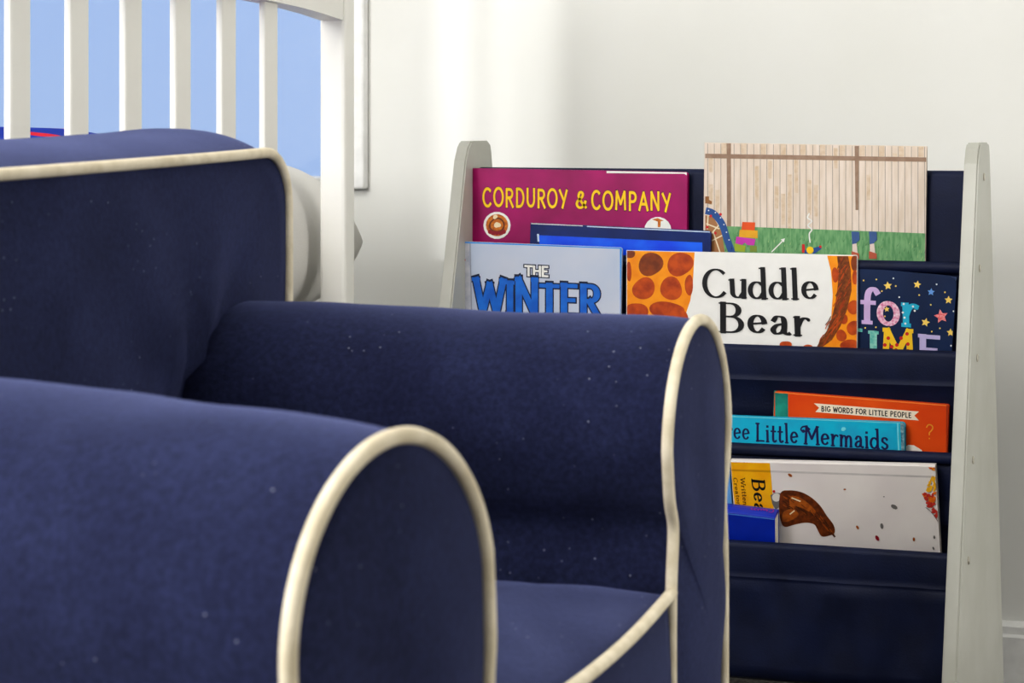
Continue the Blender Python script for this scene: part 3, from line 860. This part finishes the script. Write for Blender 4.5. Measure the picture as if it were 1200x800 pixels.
# toy track, blocks, arrow, smoke curl, aeroplane and boots as on the page
tblue = ink('track_blue', (40, 84, 150)); tbrown = ink('trestle_brown', (170, 120, 76)); bone = ink('trestle_cream', (236, 220, 190))
b.poly([(826.5, 252), (836, 254), (846, 272), (850, 300), (838, 300), (826.5, 290)], tbrown)
for q in (((828, 262), (843, 268)), ((843, 263), (830, 278)), ((834, 282), (846, 276)), ((836, 272), (844, 296)), ((830, 250), (829, 268))): b.stroke(q, 1.5, bone, False)
b.stroke([(826, 246.5), (836, 250), (846, 262), (852, 280), (858, 296)], 8, tblue)
for q in ((829, 246.5), (837, 249), (843, 255), (847, 263), (850, 272), (853, 281), (856, 290)): b.blob(q[0]+1.5, q[1], .8, white, up=False)
for q in ((833, 253), (844.5, 251), (838.5, 273), (829, 266)): b.blob(q[0], q[1], 1.6, red, up=False)
b.poly([(826.5, 230), (831, 230), (831, 234), (834.5, 236), (834, 239), (826.5, 238)], ink('toy_brown', (150, 100, 54)))
b.poly([(870, 260), (885, 260.5), (884.6, 270), (869, 269.5)], ink('block_orange', (226, 88, 30)))
b.poly([(867, 269), (888, 270), (888, 279), (866, 278)], ink('block_yellow', (224, 166, 36)))
b.poly([(863, 277), (885.5, 280), (884, 287.5), (876, 287), (873, 284), (870, 287), (862, 285)], ink('block_pink', (200, 60, 176)))
b.poly([(861, 285), (874, 288), (873, 295), (861, 294)], ink('block_green', (160, 176, 50))); b.poly([(879, 288), (887, 288), (887, 295), (879, 295)], ink('block_olive', (130, 150, 60)))
b.stroke([(904.5, 295), (918.5, 281)], 1.3, white, False); b.poly([(920, 279), (919, 284), (915, 280.5)], white)
b.stroke([(948.5, 250), (946.5, 255), (951.5, 259), (947, 264), (951.5, 269), (948.5, 274), (949.5, 284)], 1.5, white)
b.poly([(940, 286), (943, 286), (944, 296), (940, 296)], red); b.poly([(943, 293), (961, 288.5), (963, 291), (955, 297), (943, 297)], tblue)
b.blob(949.5, 293, 4.2, yel); b.blob(961.5, 289, 1.6, red)
for x in (998, 1018.5):
    b.poly([(x, 271), (x+9, 271.5), (x+9.5, 281), (x+6, 284), (x+6, 290), (x+1, 290)], ink('boot_blue', (64, 96, 150)))
    b.poly([(x+1, 286), (x+6, 285), (x+8, 302), (x+1, 302)], ink('boot_pale', (222, 206, 196))); b.poly([(x, 294), (x+9, 297), (x+9, 303), (x, 303)], ink('boot_rust', (190, 96, 70)))
b.build('tall picture book showing a pale wooden fence and green lawn, top right pocket', fence, rad=.001, bt=.0012, inset=.001)

# -- blue framed book in front of the magenta one
b = Book((622, 261), (833, 270.5), 2.4932, 0, .1, .005)
b.__init__((622, 261), (833, 270.5), 2.4932, 0, botH(b.p.z, BOT[0]), .005)
fr = ink('frame_blue', (14, 44, 112), (10, 34, 92), 20, .3); inn = ink('bright_blue', (14, 72, 226), (24, 104, 240), 26, .3)
pale = ink('pale_edge', (206, 224, 246))
b.poly([(632, 275.5), (823, 284), (826, 400), (633, 392)], inn)
b.poly([(629.3, 274), (631.6, 274), (632.2, 283), (630, 283)], pale)
b.poly([(622.5, 261.2), (683, 263.6), (683, 265), (622.5, 262.4)], white, up=True)
b.poly([(688, 264.6), (832, 271.2), (832, 272.4), (688, 265.8)], pale)
b.stroke([(729.8, 318), (733, 322), (730.5, 330), (733.5, 336)], 1.6, fr); b.stroke([(730, 345), (733, 352), (730, 358)], 1.6, fr)
b.build('dark blue framed book with bright blue cover, in front of the magenta hardcover', fr, rad=.004)

# -- pale blue grey book, tier two left
b = Book((539, 282.6), (729, 290), 2.4751, 0, .1, .0042)
b.__init__((539, 282.6), (729, 290), 2.4751, 0, botH(b.p.z, BOT[1]), .0042)
ice = mat('ice_blue_cover', (186, 198, 220), .3, (200, 206, 222), 12, .5); sky = ink('sky_blue_edge', (44, 150, 236)); wb = ink('lettering_blue', (26, 116, 214), (16, 96, 196), 60); nv = ink('outline_navy', (24, 34, 66))
b.poly([(539.5, 284), (550, 284.6), (552, 380), (540, 380)], ink('spine_pale', (214, 214, 224), (186, 190, 206), 90))
b.poly([(550.3, 285), (551.6, 285), (553.6, 380), (552.2, 380)], ink('hinge_grey', (166, 172, 190)))
b.poly([(537, 282.5), (729, 289.8), (729, 291.6), (537, 284.4)], sky); b.poly([(726.6, 290.5), (729, 290.6), (731, 390), (728.6, 390)], sky)
b.text('THE', (615, 322.6), (643, 324), 11.4, white, .24, .22, False, .02, 0, outline=nv, ow=.20)
b.text('WINTER', (556, 365.5), (704, 372), 37, wb, .25, .13, True, .02, 0, outline=nv, ow=.085, scl={0: 1.04, 1: .98, 2: 1.10, 3: .96, 4: .98, 5: .98})
b.blob(544.5, 304.5, 1.2, red); 
b.build('pale blue-grey book titled THE WINTER, behind the top of the far armrest', ice, spine=sky, rad=.003)

# -- Cuddle Bear
b = Book((734.5, 293.2), (1004.5, 299), 2.4749, 0, .1, .0044)
b.__init__((734.5, 293.2), (1004.5, 299), 2.4749, 0, botH(b.p.z, BOT[1]), .0044)
gor = ink('giraffe_orange', (248, 160, 18), (238, 140, 10), 60); pat = ink('giraffe_patch', (200, 84, 16), (160, 56, 12), 90); patd = ink('giraffe_dark_patch', (116, 52, 22), (150, 70, 22), 90)
cw = ink('cover_white', (240, 239, 236), (236, 235, 232))
b.poly([(734.6, 293.4), (814, 295.6), (812, 330), (809, 352), (800, 378), (790, 410), (734.6, 404)], gor)
for (x, y, rx, ry, m) in ((762.5, 309.5, 14, 14, patd), (797, 309.5, 15, 14, pat), (754.5, 338, 13, 13, pat), (786.5, 338, 13.5, 13, pat), (807.5, 334, 4.5, 13, pat), (781, 363, 20, 10, pat), (746, 366, 13, 12, pat), (738, 297.5, 7, 4.5, patd), (737, 318, 3.2, 11, pat), (800, 372, 7, 8, pat), (760, 390, 14, 10, pat)):
    b.blob(x, y, rx, m, ry, n=24, jit=.07)
# neck and mane on the right
b.poly([(969.5, 299.5), (1004, 300), (1009, 408), (955, 408), (966, 398), (974, 376), (976, 345), (974, 318)], gor)
for (x, y, rx, ry, m) in ((979, 322, 4, 9, pat), (1002, 308, 5, 9, patd), (1000, 360, 7, 8, pat), (986, 393, 6, 7, pat), (1000, 384, 7.5, 8.5, pat), (996, 404, 12, 6, pat), (1002, 325, 3, 9, pat), (989, 374, 4.5, 6, pat)):
    b.blob(x, y, rx, m, ry, jit=.06)
mane = ink('mane_brown', (146, 76, 20), (104, 50, 14), 240); maned = ink('mane_dark', (112, 56, 16))
b.poly([(981, 300), (994, 300), (997, 316), (998, 340), (993, 362), (985, 382), (975, 398), (962, 408), (957, 407), (966, 394), (974, 376), (979, 356), (982, 334), (983, 316)], mane)
for k in range(70):
    t = rr.random(); x = 988 + 5*math.sin(t*2.2) - 27*t**2.4 + rr.uniform(-8, 7); y = 301 + t*101
    b.stroke([(x+rr.uniform(1, 4), y-5), (x-1, y), (x-rr.uniform(2, 5), y+5)], .9, maned if k % 2 else pat, False, up=(k == 0))
b.text('Cuddle', (824.5, 347.3), (960.5, 351), 32.5, black, .165, .055, True, .035, .012)
b.text('Bear', (842, 388.3), (950, 393), 33.5, black, .175, .055, True, .06, .012)
b.blob(921, 404, 6.5, pat, 5, jit=.1); b.blob(947, 407, 6, pat, 3.5)
b.build('white book titled Cuddle Bear with giraffe patches at both sides', cw, rad=.002, bt=.002, inset=.002)

# -- starry board book
b = Book((972, 310.2), (1121.5, 323.8), 2.4804, 0, .1, .0070, 'board_book')
b.__init__((972, 310.2), (1121.5, 323.8), 2.4804, 0, botH(b.p.z, BOT[1]), .0056, 'board_book')
ngt = mat('night_blue_cover', (20, 44, 84), .32, (16, 36, 72), 20, .5); st = ink('star_yellow', (250, 214, 110)); stb = ink('star_blue', (110, 160, 226)); str_ = ink('star_red', (226, 64, 70), (240, 170, 170), 700)
lav = ink('letter_lilac', (206, 178, 222)); pinkw = ink('letter_pink', (240, 214, 226), (214, 120, 160), 320); teal = ink('letter_teal', (40, 180, 214)); mint = ink('letter_mint', (160, 216, 200), (90, 180, 170), 200); yl2 = ink('letter_gold', (252, 204, 40)); lil = ink('letter_lavender', (196, 184, 226))
b.text('for', (1009, 377), (1077, 382), 39, [lav, pinkw, teal], .19, .13, True, .045)
b.text('T', (985, 414), (1011, 416), 30, mint, .2, .13, True)
b.text('I', (1017, 421), (1030, 422), 32, mint, .23, .13, True)
b.text('M', (1033, 423), (1072, 425), 37, yl2, .20, .15, True, outline=red, ow=.0)
b.text('E', (1076, 426), (1104, 428), 33, lil, .20, .15, True)
for q in ((1041, 396), (1045, 406), (1051, 404), (1056, 396), (1063, 391), (1064, 403), (1064, 411), (1037, 404), (1038, 412), (1050, 410)): b.blob(q[0], q[1], 2.1, red, up=(q[0] == 1041))
for q in ((1059, 356), (1070, 359), (1060, 372), (1058, 366), (1072, 364), (1061, 379)): b.blob(q[0], q[1], 1.3, white, up=(q[0] == 1059))
for k, (x, y, r_, m, a) in enumerate(((1040.5, 334.7, 5.2, st, -95), (1075, 333.3, 4.8, st, -80), (1091.2, 342, 4.6, stb, -85), (1111.6, 351.4, 5, st, -88), (1103, 370.6, 8.6, str_, -100), (1084.6, 377.6, 5.4, st, -75), (1114, 389.4, 5, st, -90), (1039.2, 362.2, 3.6, st, -95))):
    b.poly(star(x, y, r_, a), m, up=(k == 0))
for (x, y, c) in ((1012, 328.5, st), (1027, 327.3, st), (1047, 326, white), (1049.8, 335, st), (1033.5, 341, st), (1053.8, 348, white), (1077.3, 345.6, st), (1090.8, 357, st), (1097.6, 333, white), (1107.4, 342.3, st), (1117.6, 364.5, white), (1101.5, 384.5, st), (1092, 388.3, st), (1114.5, 404.8, white), (1026.5, 383.3, st), (1014, 384, st), (1037, 370.5, st)):
    b.blob(x, y, 1.0, c, up=False)
b.build('dark blue board book with yellow stars, rounded corners and lettering for TIME', ngt, rad=.010, bt=.0015, inset=.0006, pages=mat('board_page_edges', (44, 66, 108), .6))

# -- orange book, tier three
b = Book((907.7, 458.2), (1112, 474), 2.4562, 0, .1, .0070)
b.__init__((907.7, 458.2), (1112, 474), 2.4562, 0, botH(b.p.z, BOT[2]) - .012, .0070)
orr = ink('orange_cover', (232, 92, 22), (216, 72, 14), 12, .35); tl_ = ink('teal_spine', (30, 150, 132), (18, 110, 100), 60); ban = ink('banner_cream', (246, 230, 208)); gold = ink('outline_gold', (238, 160, 50))
b.poly([(907.8, 458.4), (923.4, 459.6), (924.5, 560), (909, 560)], tl_)
b.poly([(907.8, 458.2), (1112, 474), (1112, 476), (907.8, 460)], ink('orange_light_edge', (250, 130, 56)))
b.poly([(953.5, 472.3), (1077, 482), (1071.5, 486.7), (1077, 492.6), (955.5, 482.6), (960, 477.6)], ban)
b.text('BIG WORDS FOR LITTLE PEOPLE', (962.5, 481.4), (1068, 489.4), 5.6, black, .24, .2, False, .16, .03)
b.text('?', (1084, 514), (1095, 514.6), 17, gold, .08, .08, False)
b.poly([(1058, 526), (1064, 521), (1071, 521.5), (1080, 527), (1086, 540), (1058, 540)], ink('cloud_white', (240, 234, 226)))
b.poly([(1109, 474.5), (1111.8, 474.7), (1113, 560), (1110.6, 560)], ink('orange_dark_edge', (170, 56, 12)))  # darker orange strip down the right edge
b.build('orange book with cream BIG WORDS FOR LITTLE PEOPLE banner and teal spine', orr, spine=tl_, rad=.002)

# -- turquoise book
b = Book((800, 484.6), (1053, 494), 2.4455, 0, .1, .0090)
b.__init__((800, 484.6), (1060, 495), 2.4455, 0, botH(b.p.z, BOT[2]), .0090)
tq = ink('turquoise_cover', (24, 184, 216), (40, 168, 206), 40, .28); tqe = ink('turquoise_edge', (120, 220, 234)); ind = ink('indigo_lettering', (30, 20, 82))
b.text('Three', (828, 512), (879, 515.2), 20, ind, .15, .08, True, .03)
b.text('Little', (885.5, 516.4), (936, 519.4), 20.5, ind, .16, .09, True, .06)
b.text('Mermaids', (942, 519.6), (1041, 526), 20.5, ind, .16, .09, True, .05)
b.blob(941.5, 505, 2.0, ind); b.stroke([(941, 506), (938.6, 502.6), (941.5, 499.6), (946, 500.6), (949, 503)], 1.8, ind); b.blob(988.5, 502.5, 3, tqe, 2.2, jit=.1)
b.poly([(800, 484.8), (1060, 495), (1060, 496.3), (800, 486.2)], tqe)
b.poly([(1051, 494.8), (1053, 494.9), (1055, 545), (1053, 545)], tqe); b.poly([(1055, 495.3), (1060, 495.4), (1061, 545), (1057, 545)], ink('worn_edge', (150, 176, 180), (60, 110, 130), 300))
b.build('turquoise book with indigo title Three Little Mermaids, in the third pocket', tq, rad=.004, bt=.0022, inset=.0035)

# -- white book lying on its side, tier four
b = Book((856, 541), (1096, 546.8), 2.4225, -10, .1, .0120)
b.__init__((856, 541), (1096, 546.8), 2.4225, -10, botH(b.p.z, BOT[3]), .0100)
bw = ink('soft_white_cover', (232, 226, 222), (224, 216, 214), 14); yp_ = ink('golden_panel', (248, 186, 20), (240, 168, 14), 60); shade = ink('hinge_shade', (204, 198, 196))
b.poly([(856.5, 541.4), (902, 542.4), (903.5, 556), (907, 600), (905, 640), (868, 640), (859, 575)], yp_)
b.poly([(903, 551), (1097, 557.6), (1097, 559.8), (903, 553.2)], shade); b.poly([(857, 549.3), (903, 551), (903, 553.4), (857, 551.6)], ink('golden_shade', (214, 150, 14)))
b.text('Bear', (881, 560.5), (886.5, 611), 14.6, black, .17, .09, True, .05, upvec=(1, .10))
b.text('Written by', (867.6, 559.5), (872.5, 604), 5.2, ink('panel_brown', (110, 70, 10)), .16, .12, True, .06, upvec=(1, .10))
b.text('Creator of', (859.5, 559.5), (865.5, 603), 4.4, ink('panel_brown', (110, 70, 10)), .15, .12, True, .06, upvec=(1, .10))
b.text('Bn', (871, 541.8), (876, 541.9), 4, black, .16, .1, False)
# brown furry shape with a grey hub beside it
fur = ink('fur_brown', (120, 58, 18), (84, 38, 12), 220); furl = ink('fur_light', (176, 96, 28), (140, 70, 20), 200); hub = ink('hub_grey', (120, 116, 112)); hubw = ink('hub_pale', (226, 220, 208))
b.poly([(903, 580), (908, 577), (915, 577.5), (916, 592), (909, 597), (905, 590)], hub); b.blob(909.8, 582.5, 5, hubw); b.blob(907, 575.5, 1.6, red)
b.poly(catmull([(915, 577), (925, 574.2), (938, 576), (950, 582), (961, 592), (969, 604), (977, 615), (978, 624), (972, 627), (963, 628), (958, 620), (954, 614), (944, 612), (932, 614), (920, 617), (915, 610), (913, 595)], 4, True), fur)
b.poly(catmull([(927, 581), (938, 583), (948, 590), (956, 599), (950, 600), (938, 594), (926, 592)], 4, True), furl)
b.poly(catmull([(918, 600), (928, 596), (936, 602), (930, 608), (918, 611)], 4, True), furl)
for k in range(60):
    t = rr.random(); x = 917 + t*58; y = 580 + 38*t**1.7 + rr.uniform(-1, 14)*(1-t*.5)
    b.stroke([(x, y), (x+4, y+2.5+t*3)], .9, furl if k % 2 else ink('fur_dark', (66, 30, 10)), False, up=(k == 0))
b.stroke([(928, 583), (938, 587)], 1.5, bone, False); b.stroke([(926, 602), (931, 598)], 1.5, bone, False)
for (x, y, r_, m, a) in ((926, 556.5, 2.2, furl, .6), (990, 573, 1.2, furl, 0), (1048, 593.5, 3.2, hub, .5), (1005, 617.5, 1.9, furl, 1), (1033.5, 616, 2.6, hub, 1.4), (1028, 630, 2.6, mrn, 1.1), (1071, 631.5, 1.8, furl, 1.5), (1095, 629, 1.6, hub, 1.5), (1094, 642, 1.5, hub, 1.2), (1036, 581.5, .8, hub, 0)):
    b.blob(x, y, r_*1.35, m, r_*.75, rot=a, n=8)
lo_ = ink('leaf_orange', (236, 120, 30)); ly = ink('leaf_yellow', (246, 186, 40)); lr = ink('leaf_red', (200, 60, 50))
for k in range(64):
    t = rr.random(); x = 1099 - 19*(1-abs(t-.5)*1.2)*rr.random(); y = 559 + t*46 
    b.blob(x + t*3, y, 1.4+rr.random()*2.2, (ly if t < .35 else lr if t > .6 or k % 4 == 0 else lo_), 1.2+rr.random(), rot=rr.random()*3, n=8, jit=.2, up=(k == 0))
for k in range(10): b.blob(1090 + rr.random()*6, 544.5 + rr.random()*5.5, 1.8, (lo_, ly, lr)[k % 3], n=8, up=(k == 0))
b.stroke([(1085, 594), (1092, 600), (1099, 610), (1103, 614)], .7, hub)
b.text('nest need free nest be rest', (946, 543.4), (1021, 545.3), 2.4, shade, .16, .12, False, .1)
b.build('white book turned sideways with yellow panel, brown fur and autumn leaves, bottom pocket', bw, rad=.002, top_spine=True)

# -- pale blue book beside the white one
b = Book((800, 549.6), (855, 551.2), 2.4300, -10, .1, .0045)
b.__init__((800, 549.6), (855, 551.2), 2.4300, -10, botH(b.p.z, BOT[3]), .0045)
b.build('light blue book, only a sliver showing left of the golden panel', ink('light_blue_cover', (96, 164, 232), (120, 180, 238), 20), rad=.002)

# -- thick royal blue book in front
b = Book((800, 594.5), (908, 607.5), 2.4030, -18, .1, .023)
b.__init__((800, 594.5), (908, 607.5), 2.4030, -18, .058, .020)
rb = ink('royal_blue_cover', (16, 54, 184), (12, 44, 164), 20, .3); pk = ink('pink_lettering', (170, 40, 160))
b.poly([(800, 594.7), (907.6, 607.7), (907.7, 608.9), (800, 596)], ink('light_blue_edge', (90, 150, 232)))  # paler blue strip along the top front edge
# small worn pink marks along the upturned spine
x0_, x1_ = b.loc(878, 600).x, b.loc(904, 603).x; zc_ = -b.T*.5; yy = b.H + .0034
def spine_mark(pts, w):
    for q in ribbon(pts, w, w, .5):
        f = bm_face(b.bm, [(p.x, yy, p.y) for p in q])
        if f: f.material_index = b.mi(pk)
spine_mark(arcp(x1_-.0025, zc_, .0025, .0034, -130, 130, 12)[::-1], .0011)
for k in range(5):
    xk = x0_ + (x1_ - x0_ - .006)*k/5
    spine_mark(arcp(xk + .0015, zc_ + .0006, .0014, .0020, 30 + 40*k, 250 + 40*k, 8), .0009)
rt = b.build('thick royal blue book with cream page edges, at the left of the bottom pocket', rb, rad=.0015, top_spine=True, inset=.0004)
# render look
sc.view_settings.view_transform = 'Standard'
sc.view_settings.look = 'Medium High Contrast'
sc.view_settings.exposure = 0
